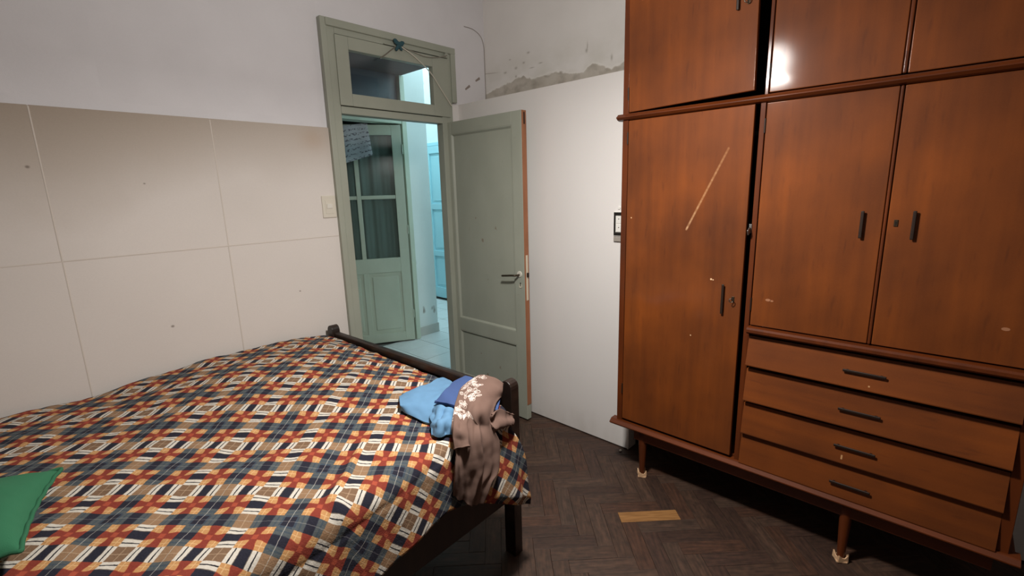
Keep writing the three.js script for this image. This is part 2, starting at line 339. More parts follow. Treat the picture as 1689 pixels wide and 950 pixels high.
// ------------------------------------------------------------------ hall beyond the door
const HX1 = 1.97, HZ = -1.45, HX0 = -2.2, HZE = -3.6, HH = 4.2;
{
  const f = struct('floor_hall', bx(HX0 - 0.15, HX1 + 0.15, -0.12, -0.012, HZE - 0.15, -0.165, 0), std({ color: 0x6f6f6a, roughness: 0.9 }));
  const T = 0.34, g0 = boxUV(new RoundedBoxGeometry(T - 0.004, 0.014, T - 0.004, 1, 0.0015)); g0.translate(0, -0.007, 0);
    for (let i = 0; i < 13; i++) for (let j = 0; j < 11; j++) {
    const x = HX0 + T / 2 + i * T, z = -0.165 - T / 2 - j * T; if (x > HX1 || z < HZE) continue;
    if (x > -1.0 && (z > -1.6 || x > 0.8)) { const m = mesh('floor_tile', g0, hallTile, f); m.position.set(x, rr(-0.001, 0), z); }
  }
  const hallWallMap = dataTex(256, 512, (u, v) => { const n = fbm(u * 4, v * 6, 11, 4), s = Math.max(0, fbm(u * 13, v * 16, 3, 3) - 0.24) * smooth(0.35, 0.1, v); let k = [216 + 8 * n, 222 + 8 * n, 218 + 8 * n]; k = mixc(k, [120, 112, 100], clamp(s * 5)); return k; }, true, true);
  const hallWall = std({ map: hallWallMap, roughness: 0.8 });
  const wuv = (g) => worldUV(g, (x, y, z) => (x + z) / 1.5, (x, y) => y / 3);
  // back wall: left of and above the second door, and the white pier right of it
  struct('wall_hall_back', [wuv(bx(HX0, -0.42, 0, HH, HZ - 0.12, HZ, 0)), wuv(bx(-0.42, 0.555, 2.74, HH, HZ - 0.12, HZ, 0)), wuv(bx(0.555, 0.842, 0, HH, HZE, HZ - 0.04, 0.002))], hallWall);
  struct('wall_hall_left', bx(HX0 - 0.15, HX0, 0, HH, HZE, -0.165, 0), hallWall);
  struct('wall_hall_right', wuv(bx(HX1, HX1 + 0.15, 0, HH, HZE, -0.165, 0)), hallWall);
  struct('wall_hall_far', wuv(bx(HX0, HX1, 0, HH, HZE - 0.15, HZE, 0)), hallWall);
  struct('wall_hall_near', [bx(WX + 0.15, HX1 + 0.15, 0, HH, -0.165, -0.03, 0), bx(HX0 - 0.15, WX + 0.15, H + 0.15, HH, -0.165, -0.03, 0)], hallWall);
  // low dark ceiling over the left part, tall well with a skylight over the right part
  struct('ceiling_hall', [bx(HX0, 0.533, 2.70, 2.80, HZ, -0.165, 0), bx(HX0, 0.555, 2.74, 2.84, HZE, HZ - 0.12, 0)], std({ map: dataTex(128, 128, (u, v) => { const n = 14 * fbm(u * 5, v * 20, 2, 3); return [70 + n, 68 + n, 70 + n]; }), roughness: 0.9 }));
  struct('wall_hall_well', bx(0.50, 0.533, 2.80, HH, HZ, -0.165, 0), hallWall);
  struct('ceiling_hall_well', [bx(HX0 - 0.15, 0.56, HH, HH + 0.1, HZE - 0.15, -0.03, 0), bx(1.93, HX1 + 0.15, HH, HH + 0.1, HZE - 0.15, -0.03, 0), bx(0.56, 1.93, HH, HH + 0.1, -0.25, -0.03, 0), bx(0.56, 1.93, HH, HH + 0.1, HZE - 0.15, HZE + 0.1, 0)], hallWall);
  const sk = struct('window_1', bx(0.56, 1.93, HH + 0.03, HH + 0.05, HZE + 0.1, -0.25, 0), std({ color: 0x99bbcc, roughness: 0.6, emissive: SKY_COLOR, emissiveIntensity: 1.5 }));
  const L = new THREE.RectAreaLight(SKY_COLOR, SKYLIGHT, 1.3, 3.1);
  L.position.set(1.245, HH - 0.01, (HZE - 0.15) / 2); L.rotation.x = -Math.PI / 2; L.name = 'skylight_daylight'; scene.add(L);
  // tiled skirting on the pier
  const b = struct('baseboard_hall', bx(0.575, 0.85, 0.0, 0.105, HZ - 0.045, HZ - 0.03, 0.002), std({ color: 0xb9b8b0, roughness: 0.4 }));
}

// ------------------------------------------------------------------ door_1: frame, transom and open leaf
const door1 = new THREE.Group(); door1.name = 'door_1'; door1.position.set(-0.54, 0, 0); scene.add(door1); ud(door1, null, null, null, 'structure');
const D = (...a) => { const g = bx(...a); g.translate(0.54, 0, 0); return g; };
mesh('door_frame', [D(-0.965, -0.916, 0, 2.51, -0.05, 0.016, 0.003), D(-0.161, -0.066, 0, 2.51, -0.05, 0.016, 0.003), D(-0.916, -0.161, 2.042, 2.084, -0.05, 0.017, 0.003), D(-0.916, -0.161, 2.474, 2.51, -0.05, 0.016, 0.003)], green, door1);
mesh('architrave', [D(-1.0, -0.963, 0, 2.55, -0.014, 0.024, 0.005)], green, door1);
mesh('architrave', [D(-0.97, -0.028, 2.506, 2.549, -0.0145, 0.03, 0.006)], green, door1);
mesh('architrave', [D(-0.069, -0.028, 2.19, 2.545, -0.014, 0.028, 0.005)], green, door1);
const sash = mesh('transom_sash', [D(-0.921, -0.841, 2.088, 2.47, -0.02, 0.026, 0.003), D(-0.232, -0.092, 2.088, 2.47, -0.02, 0.026, 0.003), D(-0.841, -0.232, 2.088, 2.158, -0.02, 0.026, 0.003), D(-0.841, -0.232, 2.40, 2.47, -0.02, 0.026, 0.003)], green, door1);
mesh('pane', D(-0.845, -0.228, 2.154, 2.404, 0.0, 0.003, 0), glass, sash);
mesh('catch', [(() => { const g = new THREE.CylinderGeometry(0.015, 0.017, 0.016, 16); g.rotateX(Math.PI / 2); g.translate(0.424, 2.488, 0.033); return g; })()], green, door1);
mesh('threshold', D(-0.966, -0.066, -0.012, 0.004, -0.167, 0.0, 0.003), std({ color: 0x7c7771, roughness: 0.6 }), door1);
mesh('drip_bead', D(-0.60, -0.10, 2.474, 2.480, 0.016, 0.03, 0.002), green, door1);
const leafRoot = (() => {
  // leaf in its own frame: local x = 0 hinge .. 0.74 free edge, local z = 0 visible face .. -0.042
  const LW = 0.742, LH0 = 0.012, LH1 = 2.052, t = 0.042;
  const g = [bx(0, 0.068, LH0, LH1, -t, 0, 0.003), bx(0.655, LW - 0.0015, LH0, LH1, -t, 0, 0.003),
    bx(0.068, 0.655, 1.972, LH1, -t, 0, 0.002), bx(0.068, 0.655, 0.54, 0.632, -t, 0, 0.002), bx(0.068, 0.655, LH0, 0.17, -t, 0, 0.002)];
  const leaf = mesh('door_leaf', g, green, door1);
  leaf.position.set(-0.121 + 0.54, 0, -0.022); leaf.rotation.y = -Math.PI / 2 - 0.004;     // local x -> +z, local z -> -x
  const panel = (y0, y1) => {
    const q = [bx(0.06, 0.663, y0 - 0.01, y1 + 0.01, -t + 0.012, -0.013, 0.001)];
    const m = 0.014;                                                                     // sloped bead round the recess
    const bead = (len) => prism([[0, -0.013], [0.017, -0.013], [0.005, -0.001], [0, -0.001]], len);
    let b;
    b = bead(y1 - y0); b.rotateX(-Math.PI / 2); b.scale(1, 1, 1); b.applyMatrix4(new THREE.Matrix4().set(1, 0, 0, 0.068, 0, 1, 0, y0, 0, 0, -1, 0, 0, 0, 0, 1)); q.push(boxUV(fixWinding(b)));
    b = bead(y1 - y0); b.rotateX(-Math.PI / 2); b.applyMatrix4(new THREE.Matrix4().set(-1, 0, 0, 0.655, 0, 1, 0, y0, 0, 0, -1, 0, 0, 0, 0, 1)); q.push(boxUV(b));
    b = bead(0.587); b.rotateY(Math.PI / 2); b.applyMatrix4(new THREE.Matrix4().set(1, 0, 0, 0.068, 0, 0, -1, y0, 0, 1, 0, 0, 0, 0, 0, 1)); q.push(boxUV(b));
    b = bead(0.587); b.rotateY(Math.PI / 2); b.applyMatrix4(new THREE.Matrix4().set(1, 0, 0, 0.068, 0, 0, 1, y1, 0, 1, 0, 0, 0, 0, 0, 1)); q.push(boxUV(fixWinding(b)));
    return q;
  };
  mesh('panel', panel(0.632, 1.972), green, leaf);
  mesh('panel', panel(0.17, 0.54), green, leaf);
  mesh('bare_edge', bx(LW - 0.0015, LW + 0.0012, 0.12, LH1 - 0.001, -t + 0.0005, -0.0005, 0.0006), orangeWood, leaf, 'bare orange wood edge');
  mesh('edge_slot', bx(LW + 0.0008, LW + 0.0018, 1.97, 2.04, -0.03, -0.016, 0.0003), std({ color: 0x3a2114, roughness: 0.9 }), leaf, 'dark mortice cut in the edge');
  mesh('latch_plate', [bx(LW + 0.001, LW + 0.0028, 0.86, 1.16, -0.031, -0.012, 0.0008)], std({ color: 0xcfc4ae, roughness: 0.6 }), leaf, 'pale lock plate');
  mesh('latch_bolt', [bx(LW + 0.002, LW + 0.014, 1.015, 1.045, -0.03, -0.016, 0.003)], bronze, leaf);
  const brass = std({ color: 0x4c4234, roughness: 0.4, metalness: 0.7 });
  const hy = 1.03, hx = 0.698;
  mesh('rose', [(() => { const c = new THREE.CylinderGeometry(0.019, 0.021, 0.006, 24); c.rotateX(Math.PI / 2); c.translate(hx, hy + 0.004, 0.003); return c; })()], std({ color: 0xd8d4c6, roughness: 0.4 }), leaf, 'white handle rose');
  const lever = tube([[hx, hy, 0.004], [hx, hy, 0.03], [hx - 0.008, hy, 0.044], [hx - 0.03, hy - 0.001, 0.048], [hx - 0.07, hy - 0.006, 0.048], [hx - 0.118, hy - 0.012, 0.046]], 0.0068, 36, 10);
  mesh('handle', lever, brass, leaf);
  const esc = new THREE.TorusGeometry(0.012, 0.0025, 8, 24, Math.PI); esc.rotateZ(Math.PI); esc.translate(hx + 0.006, 0.955, 0.001);
  mesh('escutcheon', [esc, (() => { const c = new THREE.CylinderGeometry(0.0125, 0.0125, 0.002, 20); c.rotateX(Math.PI / 2); c.translate(hx + 0.006, 0.957, 0.0005); return c; })()], std({ color: 0xbdb8a6, roughness: 0.4 }), leaf);
  mesh('keyhole', [bx(hx + 0.0035, hx + 0.0085, 0.955, 0.975, 0.001, 0.0022, 0.0004), (() => { const c = new THREE.CylinderGeometry(0.0045, 0.0045, 0.0014, 14); c.rotateX(Math.PI / 2); c.translate(hx + 0.006, 0.974, 0.0015); return c; })()], std({ color: 0x14100c, roughness: 0.9 }), leaf);
  const back = tube([[hx, hy, -t - 0.002], [hx, hy, -t - 0.03], [hx - 0.01, hy, -t - 0.04], [hx - 0.11, hy - 0.01, -t - 0.04]], 0.0068, 30, 8);
  mesh('handle', [back, bx(hx - 0.018, hx + 0.018, 0.93, 1.09, -t - 0.005, -t, 0.002)], brass, leaf);
  for (const y of [0.28, 1.1, 1.86]) { const c = new THREE.CylinderGeometry(0.007, 0.007, 0.09, 10); c.translate(-0.004, y, 0.004); mesh('hinge', c, green, leaf); }
  return leaf;
})();
function fixWinding(g) { g = g.index ? g.toNonIndexed() : g; const p = g.attributes.position, n = g.attributes.normal; for (const a of [p, n, g.attributes.uv]) { if (!a) continue; for (let i = 0; i < a.count; i += 3) { const s = a.itemSize; for (let k = 0; k < s; k++) { const x = a.array[(i + 1) * s + k]; a.array[(i + 1) * s + k] = a.array[(i + 2) * s + k]; a.array[(i + 2) * s + k] = x; } } } g.computeVertexNormals(); return g; }

// cord holding the transom shut, with its rag knot
{
  const t = thing('tie_cord', 'thin pale cord with a teal rag knot tied across the small window over the door', 'cord', [-0.5, 2.48, 0.03]);
  const q = (p) => p.map(([x, y, z]) => [x + 0.5, y - 2.48, z - 0.03]);
  mesh('string', tube(q([[-0.49, 2.48, 0.036], [-0.42, 2.452, 0.04], [-0.34, 2.41, 0.038], [-0.255, 2.352, 0.036], [-0.17, 2.255, 0.036], [-0.088, 2.163, 0.034]]), 0.0032, 60, 8), std({ color: 0xcfc8ba, roughness: 0.8 }), t);
  mesh('string', tube(q([[-0.51, 2.478, 0.036], [-0.555, 2.447, 0.038], [-0.6, 2.412, 0.036], [-0.64, 2.385, 0.034]]), 0.0035, 30, 8), std({ color: 0x6f685c, roughness: 0.9 }), t, 'darker short string');
  mesh('string', tube(q([[-0.49, 2.482, 0.036], [-0.40, 2.466, 0.036], [-0.3, 2.452, 0.034], [-0.2, 2.462, 0.034], [-0.116, 2.486, 0.046]]), 0.003, 40, 8), std({ color: 0x8a867a, roughness: 0.9 }), t);
  const rag = std({ color: 0x2f5058, roughness: 0.9 });
  const lobe = (a, l, w) => { const s = new THREE.SphereGeometry(1, 16, 10); const p = s.attributes.position; for (let i = 0; i < p.count; i++) { const k = 1 + 0.35 * noise(p.getX(i) * 2.5 + a, p.getY(i) * 2.5, p.getZ(i) * 2.5); p.setXYZ(i, p.getX(i) * k, p.getY(i) * k, p.getZ(i) * k); } s.scale(l, w, 0.007); s.translate(l * 0.8, 0, 0); s.rotateZ(a); s.translate(0, 0.004, 0.012); s.computeVertexNormals(); return s; };
  mesh('rag_knot', [lobe(0.5, 0.026, 0.013), lobe(2.5, 0.026, 0.014), lobe(-1.0, 0.02, 0.01), lobe(-2.2, 0.026, 0.011), lobe(1.5, 0.01, 0.014)], rag, t, 'teal rag knot');
}

// ------------------------------------------------------------------ door_2: half-glazed leaf standing ajar across the hall
{
  const d2 = new THREE.Group(); d2.name = 'door_2'; d2.position.set(0.08, 0, HZ); scene.add(d2); ud(d2, null, null, null, 'structure');
  const q = (...a) => { const g = bx(...a); g.translate(-0.08, 0, -HZ); return g; };
  mesh('door_frame', [q(0.503, 0.556, 0, 2.70, HZ - 0.12, HZ + 0.02, 0.003), q(-0.42, -0.37, 0, 2.70, HZ - 0.12, HZ + 0.02, 0.003), q(-0.37, 0.503, 2.245, 2.30, HZ - 0.12, HZ + 0.015, 0.003)], greenPale, d2);
  mesh('over_panel', q(-0.37, 0.503, 2.30, 2.735, HZ - 0.06, HZ - 0.03, 0.002), std({ color: 0x55555c, roughness: 0.35 }), d2);
  const w0 = 0.01, w1 = 0.88, t = 0.035;
  const leaf = mesh('door_leaf', [bx(w0, 0.105, 0.012, 2.232, -t, 0, 0.003), bx(0.785, w1, 0.012, 2.232, -t, 0, 0.003), bx(0.105, 0.785, 2.135, 2.232, -t, 0, 0.002), bx(0.105, 0.785, 0.765, 0.915, -t, 0, 0.002), bx(0.105, 0.785, 0.012, 0.11, -t, 0, 0.002), bx(0.436, 0.486, 0.11, 0.765, -t, 0, 0.002)], greenPale, d2);
  leaf.position.set(0.5 - 0.08, 0, 0); leaf.rotation.y = Math.PI - 0.52;       // local x runs from the hinge leftwards and away
  // leaf's visible side is local -z after the half turn
  mesh('muntin', [bx(0.440, 0.482, 0.915, 2.135, -t + 0.002, 0.0, 0.004)], greenPale, leaf);
  mesh('muntin', [bx(0.105, 0.44, 1.515, 1.552, -t + 0.004, -0.002, 0.004), bx(0.482, 0.785, 1.515, 1.552, -t + 0.004, -0.002, 0.004)], greenPale, leaf);
  for (const [x0, x1] of [[0.105, 0.44], [0.482, 0.785]]) for (const [y0, y1] of [[0.915, 1.515], [1.552, 2.135]]) mesh('pane', bx(x0 - 0.004, x1 + 0.004, y0 - 0.004, y1 + 0.004, -0.02, -0.017, 0), dustGlass, leaf);
  for (const [x0, x1] of [[0.105, 0.436], [0.486, 0.785]]) {
    const p = prism([[x0, 0.11], [x1, 0.11], [x1, 0.765], [x0, 0.765]], 0.008); p.translate(0, 0, -0.022);
    mesh('panel', [boxUV(p), bx(x0 + 0.035, x1 - 0.035, 0.15, 0.725, -t + 0.004, -0.004, 0.008, false, 2)], greenPale, leaf);
  }
  for (const y of [0.3, 1.2, 2.0]) { const c = new THREE.CylinderGeometry(0.006, 0.006, 0.09, 10); c.translate(w0 - 0.004, y, -t - 0.003); mesh('hinge', c, greenPale, leaf); }
  // curtain hung behind the glass
  const P = [], U = [];
  for (let i = 0; i <= 60; i++) { const r = [], s = []; for (let j = 0; j <= 12; j++) { const x = 0.06 + 0.76 * i / 60, y = 0.86 + 1.32 * j / 12; r.push(new THREE.Vector3(x, y, 0.035 + 0.012 * Math.sin(i * 0.62 + 0.4 * Math.sin(j * 0.5)) + 0.006 * Math.sin(i * 1.45 + 1))); s.push([x, y]); } P.push(r); U.push(s); }
  const cur = thing('curtain', 'grey gathered curtain hanging behind the glass of the hall door', 'curtain', [0.5, 0.86, HZ], Math.PI - 0.52);
  const g = cloth(P.map((r) => r.map((p) => p.clone().setY(p.y - 0.86))), U, 0.0015);
  mesh('fabric', g, std({ color: 0xb4bab6, roughness: 0.9, side: THREE.DoubleSide }), cur);
  mesh('curtain_rod', (() => { const c = new THREE.CylinderGeometry(0.004, 0.004, 0.8, 10); c.rotateZ(Math.PI / 2); c.translate(0.44, 1.315, 0.035); return c; })(), steel, cur);
  // printed cloth over the top corner of the leaf
  const printMap = dataTex(256, 256, (u, v) => { const r = Math.sin(v * 46 + 2 * fbm(u * 3, v * 3, 3, 2)); const b = fbm(u * 16, v * 22, 5, 3); let c = [206, 206, 210]; if (r > 0.1 && b > -0.02) c = mixc(c, [120, 116, 124], clamp(b * 6)); return c; });
  const P2 = [], U2 = [];
  for (let i = 0; i <= 24; i++) { const r = [], s = []; for (let j = 0; j <= 14; j++) {
    const a = i / 24, b = j / 14;
    const x = (0.325 - 0.035 * b * 0 ) + a * 0.36 - 0.03 * (1 - b), y = 1.945 + 0.30 * b - 0.105 * a * (1 - b * 0.6) + 0.0;
    r.push(new THREE.Vector3(x, Math.min(y, 2.24), -t - 0.012 - 0.01 * (1 - b) - 0.004 * Math.sin(a * 11 + b * 2))); s.push([1 - a, b]); } P2.push(r); U2.push(s); }
  const tw = thing('printed_cloth', 'grey printed cloth hooked over the top corner of the glazed hall door', 'cloth', [0.5, 0, HZ], Math.PI - 0.52);
  mesh('fabric', cloth(P2.map((r) => r.slice().reverse()), U2.map((r) => r.slice().reverse()), 0.0025), std({ map: printMap, roughness: 0.9, side: THREE.DoubleSide }), tw);
}

// ------------------------------------------------------------------ door_3: pale panelled door at the end of the passage
{
  const d3 = new THREE.Group(); d3.name = 'door_3'; d3.position.set(HX1, 0, -2.55); scene.add(d3); ud(d3, null, null, null, 'structure');
  const paint = std({ color: 0xa4d2da, roughness: 0.5 });
  const leaf = mesh('door_leaf', [bx(-0.04, 0, 0.02, 2.2, -0.42, -0.34, 0.003), bx(-0.04, 0, 0.02, 2.2, 0.32, 0.40, 0.003), ...[[0.02, 0.17], [0.64, 0.72], [1.32, 1.4], [2.1, 2.2]].map(([a, b]) => bx(-0.04, 0, a, b, -0.34, 0.32, 0.002)), bx(-0.04, 0, 0.17, 2.1, -0.05, 0.03, 0.002)], paint, d3);
  for (const [y0, y1] of [[0.17, 0.64], [0.72, 1.32], [1.4, 2.1]]) for (const [z0, z1] of [[-0.34, -0.05], [0.03, 0.32]]) mesh('panel', [bx(-0.022, -0.005, y0, y1, z0, z1, 0.001), bx(-0.03, -0.01, y0 + 0.04, y1 - 0.04, z0 + 0.04, z1 - 0.04, 0.006)], paint, leaf);
  mesh('door_frame', [bx(-0.03, 0, 0, 2.24, -0.47, -0.425, 0.003), bx(-0.03, 0, 0, 2.24, 0.405, 0.45, 0.003), bx(-0.03, 0, 2.205, 2.25, -0.425, 0.405, 0.003)], paint, d3);
}

// ------------------------------------------------------------------ switch and socket
{
  const cream = std({ color: 0xd6cfc0, roughness: 0.4 });
  const s = thing('light_switch', 'cream wall switch plate beside the green door frame', 'switch', [-1.046, 1.508, 0.0]);
  mesh('plate', bx(-0.042, 0.042, -0.064, 0.064, 0.0, 0.007, 0.003, false, 2), cream, s);
  mesh('surround', bx(-0.024, 0.024, -0.04, 0.04, 0.006, 0.0085, 0.0012), cream, s);
  mesh('rocker', (() => { const g = bx(-0.017, 0.017, -0.013, 0.013, 0.0, 0.006, 0.0015); g.rotateX(0.14); g.translate(0, 0.004, 0.008); return g; })(), std({ color: 0xe4dfd4, roughness: 0.35 }), s);
  const o = thing('wall_socket', 'white socket plate with a black surround on the white wall beside the wardrobe', 'socket', [0, 1.373, 1.365]);
  const wht = std({ color: 0xe6e3dc, roughness: 0.4 }), blk = std({ color: 0x161412, roughness: 0.35 });
  mesh('plate', bx(-0.008, 0, -0.07, 0.07, -0.064, 0.064, 0.003, false, 2), wht, o);
  mesh('black_surround', [bx(-0.012, -0.006, 0.047, 0.065, -0.06, 0.06, 0.002), bx(-0.012, -0.006, -0.065, -0.047, -0.06, 0.06, 0.002), bx(-0.012, -0.006, -0.047, 0.047, -0.06, -0.049, 0.002), bx(-0.012, -0.006, -0.047, 0.047, 0.049, 0.06, 0.002)], blk, o);
  for (const y of [0.024, -0.024]) {
    const m = mesh('outlet', bx(-0.0105, -0.006, y - 0.021, y + 0.021, -0.046, 0.046, 0.001), wht, o);
    for (const z of [-0.028, 0, 0.028]) { const c = new THREE.CylinderGeometry(0.0028, 0.0028, 0.002, 8); c.rotateZ(Math.PI / 2); c.translate(-0.0106, y + (z ? 0.004 : -0.009), z); mesh('pin_hole', c, blk, m); }
  }
  const b = thing('cable_box', 'small grey box under the black-edged socket beside the wardrobe', 'box', [0, 1.286, 1.36]);
  mesh('case', bx(-0.012, 0, -0.0125, 0.0125, -0.055, 0.055, 0.002), std({ color: 0x9b938a, roughness: 0.6 }), b);
  const h = thing('wall_hook', 'small round white hook above the black-edged socket', 'hook', [0, 1.462, 1.334]);
  mesh('disc', (() => { const c = new THREE.CylinderGeometry(0.008, 0.0095, 0.006, 18); c.rotateZ(Math.PI / 2); c.translate(-0.003, 0, 0); return c; })(), wht, h);
}

// ------------------------------------------------------------------ wardrobe (local x = depth into the wall, z = along the front)
{
  const w = thing('wardrobe', 'tall glossy red-brown wooden wardrobe with doors, four drawers and short legs', 'wardrobe', [-0.22, 0, 1.472]);
  const WZ = 1.528, DP = 0.50, T = 0.019, Z = (z) => z - 1.472;
  const front = (name, y0, y1, z0, z1, x0 = -0.001, x1 = 0.019, mat = wood, parent = w, label) => mesh(name, bx(x0, x1, y0, y1, z0, z1, 0.0025, false, 2), mat, parent, label);
  // carcass: sides, dividers, shelf boards, back, frame stiles
  const yB = 0.305, yM0 = 1.898, yM1 = 1.922, yT = 2.60;
  mesh('carcass', [bx(0.0, DP, yB, yM0, 0, 0.03, 0.002), bx(0.0, DP, yB, yM0, WZ - 0.03, WZ, 0.002), bx(0.0, DP, yM1, yT, 0, 0.03, 0.002), bx(0.0, DP, yM1, yT, WZ - 0.03, WZ, 0.002),
    bx(0.0, DP, yB, yM0, Z(2.098), Z(2.118), 0.002), bx(0.0, DP, yM1, yT, Z(2.109), Z(2.122), 0.002), bx(0.02, DP, yB, yB + 0.018, 0.03, WZ - 0.03, 0.001), bx(0.02, DP, yT - 0.02, yT, 0.03, WZ - 0.03, 0.001)], woodFrame, w);
  mesh('back_board', [bx(DP - 0.012, DP, yB, yT, 0.03, WZ - 0.03, 0.001), bx(0.03, DP, 0.945, 0.96, Z(2.118), WZ - 0.03, 0.001)], woodInside, w);
  // mouldings: swept profiles with mitred nose
  const nose = (h, out, y) => [[0.03, y - h / 2], [0, y - h / 2], [-out * 0.55, y - h * 0.36], [-out, y - h * 0.06], [-out, y + h * 0.06], [-out * 0.45, y + h * 0.38], [-out * 0.35, y + h / 2], [0.03, y + h / 2]];
  mesh('middle_moulding', [prof(nose(0.03, 0.026, 1.909), -0.022, WZ + 0.022), bx(0, DP, 1.897, 1.922, -0.02, 0.0, 0.006)], woodFrame, w);
  mesh('base_moulding', [prof(nose(0.036, 0.028, 0.293), -0.03, WZ + 0.03), bx(0.02, DP, 0.277, 0.306, -0.02, WZ + 0.02, 0.004)], woodFrame, w);
  mesh('cornice', [prof(nose(0.05, 0.03, 2.62), -0.03, WZ + 0.03), bx(0, DP, 2.6, 2.645, -0.02, WZ + 0.02, 0.004)], woodFrame, w);
  mesh('apron', [bx(0.012, 0.034, 0.217, 0.277, 0.10, WZ - 0.03, 0.003, true)], woodFrame, w);
  // doors
  const bar = (parent, y, z, len, horiz) => {
    const r = 0.0055, g = horiz ? bx(-0.014, -0.008, y - r, y + r, z - len / 2, z + len / 2, 0.003, false, 2) : bx(-0.014, -0.008, y - len / 2, y + len / 2, z - r, z + r, 0.003, false, 2);
    const s = horiz ? [-1, 1].map((k) => bx(-0.012, 0.002, y - 0.0035, y + 0.0035, z + k * (len / 2 - 0.015) - 0.004, z + k * (len / 2 - 0.015) + 0.004, 0.001)) : [-1, 1].map((k) => bx(-0.012, 0.002, y + k * (len / 2 - 0.015) - 0.004, y + k * (len / 2 - 0.015) + 0.004, z - 0.0035, z + 0.0035, 0.001));
    return mesh('handle', [g, ...s], bronze, parent);
  };
  const lock = (parent, y, z, key) => {
    const m = mesh('lock_plate', [bx(-0.003, 0.001, y - 0.012, y + 0.012, z - 0.006, z + 0.006, 0.0012, false, 2)], std({ color: 0x4a3a2a, roughness: 0.4, metalness: 0.7 }), parent);
    const c = new THREE.CylinderGeometry(0.0025, 0.0025, 0.0012, 10); c.rotateZ(Math.PI / 2); c.translate(-0.0033, y + 0.003, z);
    mesh('keyhole', [c, bx(-0.0038, -0.0028, y - 0.006, y + 0.002, z - 0.0012, z + 0.0012, 0)], std({ color: 0x0c0806, roughness: 0.9 }), parent);
    if (key) { const t = new THREE.TorusGeometry(0.0085, 0.0018, 8, 20); t.rotateY(Math.PI / 2 + 0.5); t.translate(-0.022, y - 0.002, z); const s = new THREE.CylinderGeometry(0.0018, 0.0018, 0.02, 8); s.rotateZ(Math.PI / 2); s.translate(-0.009, y + 0.002, z); mesh('key', [t, s], std({ color: 0x6b655c, roughness: 0.35, metalness: 0.9 }), parent); }
    return m;
  };
  const hinge = (parent, y, z) => { const c = new THREE.CylinderGeometry(0.0035, 0.0035, 0.056, 10); c.translate(-0.002, y, z); return mesh('hinge', c, bronze, parent); };
  // a door swings about its hinge edge: a mesh with its own pivot
  function door(y0, y1, z0, z1, open, mat, fill) {
    const g = bx(0, T, 0, y1 - y0, 0, z1 - z0, 0.003, false, 2);
    const m = mesh('door', g, mat, w); m.position.set(-0.001, y0, z0); m.rotation.y = -open; if (open > 0.03) m.rotation.x = -0.02;
    fill(m, (y) => y - y0, (z) => Z(z) - z0); return m;
  }
  door(0.325, 1.892, Z(1.505), Z(2.080), 0.014, woodScratch, (m, y, z) => { bar(m, y(1.074), z(2.004), 0.136, false); lock(m, y(1.078), z(2.047), true); hinge(m, y(1.81), -0.002); hinge(m, y(0.5), -0.002); });
  door(0.972, 1.892, Z(2.122), Z(2.537), 0, wood, (m, y, z) => { bar(m, y(1.42), z(2.477), 0.1, false); hinge(m, y(1.805), -0.002); hinge(m, y(1.065), -0.002); });
  door(0.972, 1.892, Z(2.551), Z(2.966), 0, wood, (m, y, z) => { bar(m, y(1.422), z(2.624), 0.1, false); lock(m, y(1.428), z(2.575), false); hinge(m, y(1.81), z(2.969)); hinge(m, y(1.06), z(2.969)); });
  door(1.930, 2.59, Z(1.505), Z(2.082), 0.062, wood, (m, y, z) => { bar(m, y(2.29), z(2.006), 0.1, false); lock(m, y(2.265), z(2.045), true); hinge(m, y(2.015), -0.002); hinge(m, y(2.5), -0.002); });
  door(1.930, 2.59, Z(2.126), Z(2.535), 0, wood, (m, y, z) => { bar(m, y(2.29), z(2.477), 0.1, false); hinge(m, y(2.01), -0.002); hinge(m, y(2.5), -0.002); });
  door(1.930, 2.59, Z(2.551), Z(2.966), 0, wood, (m, y, z) => { bar(m, y(2.29), z(2.624), 0.1, false); lock(m, y(2.3), z(2.575), false); });
  mesh('meeting_bead', bx(-0.006, 0.012, 0.972, 1.892, Z(2.539), Z(2.549), 0.004, false, 2), woodFrame, w);
  mesh('meeting_bead', bx(-0.006, 0.012, 1.930, 2.59, Z(2.537), Z(2.549), 0.004, false, 2), woodFrame, w);
  // drawers under a projecting ledge; each front leans out towards its foot
  mesh('ledge', [prof([[0.02, 0.938], [-0.024, 0.938], [-0.030, 0.945], [-0.030, 0.957], [-0.026, 0.965], [0.02, 0.968]], Z(2.118), WZ - 0.012)], woodFrame, w);
  mesh('drawer_stile', bx(0.0, 0.03, 0.31, 0.94, Z(2.118), Z(2.122), 0.001), woodFrame, w); mesh('drawer_stile', bx(0.0, 0.03, 0.31, 0.94, Z(2.968), WZ - 0.029, 0.001), woodFrame, w);
  const DR = [[0.792, 0.922], [0.624, 0.770], [0.463, 0.606], [0.309, 0.452]];
  DR.forEach(([y0, y1], k) => {
    const out = 0.026 - 0.004 * k;
    const g = prof([[0.026, y0], [-out, y0], [-out - 0.001, y0 + 0.004], [0.002, y1], [0.026, y1]], Z(2.1235), Z(2.967));
    const uv = g.attributes.uv, p = g.attributes.position; for (let i = 0; i < uv.count; i++) uv.setXY(i, p.getY(i) * 1.0 + 0.37 * k, p.getZ(i));
    const d = mesh('drawer', g, wood, w);
    const hy = [0.858, 0.695, 0.536, 0.372][k], hx = -out * (1 - (hy - y0) / (y1 - y0));
    const h = bar(d, hy, Z(2.544), 0.136, true); h.position.x = hx;
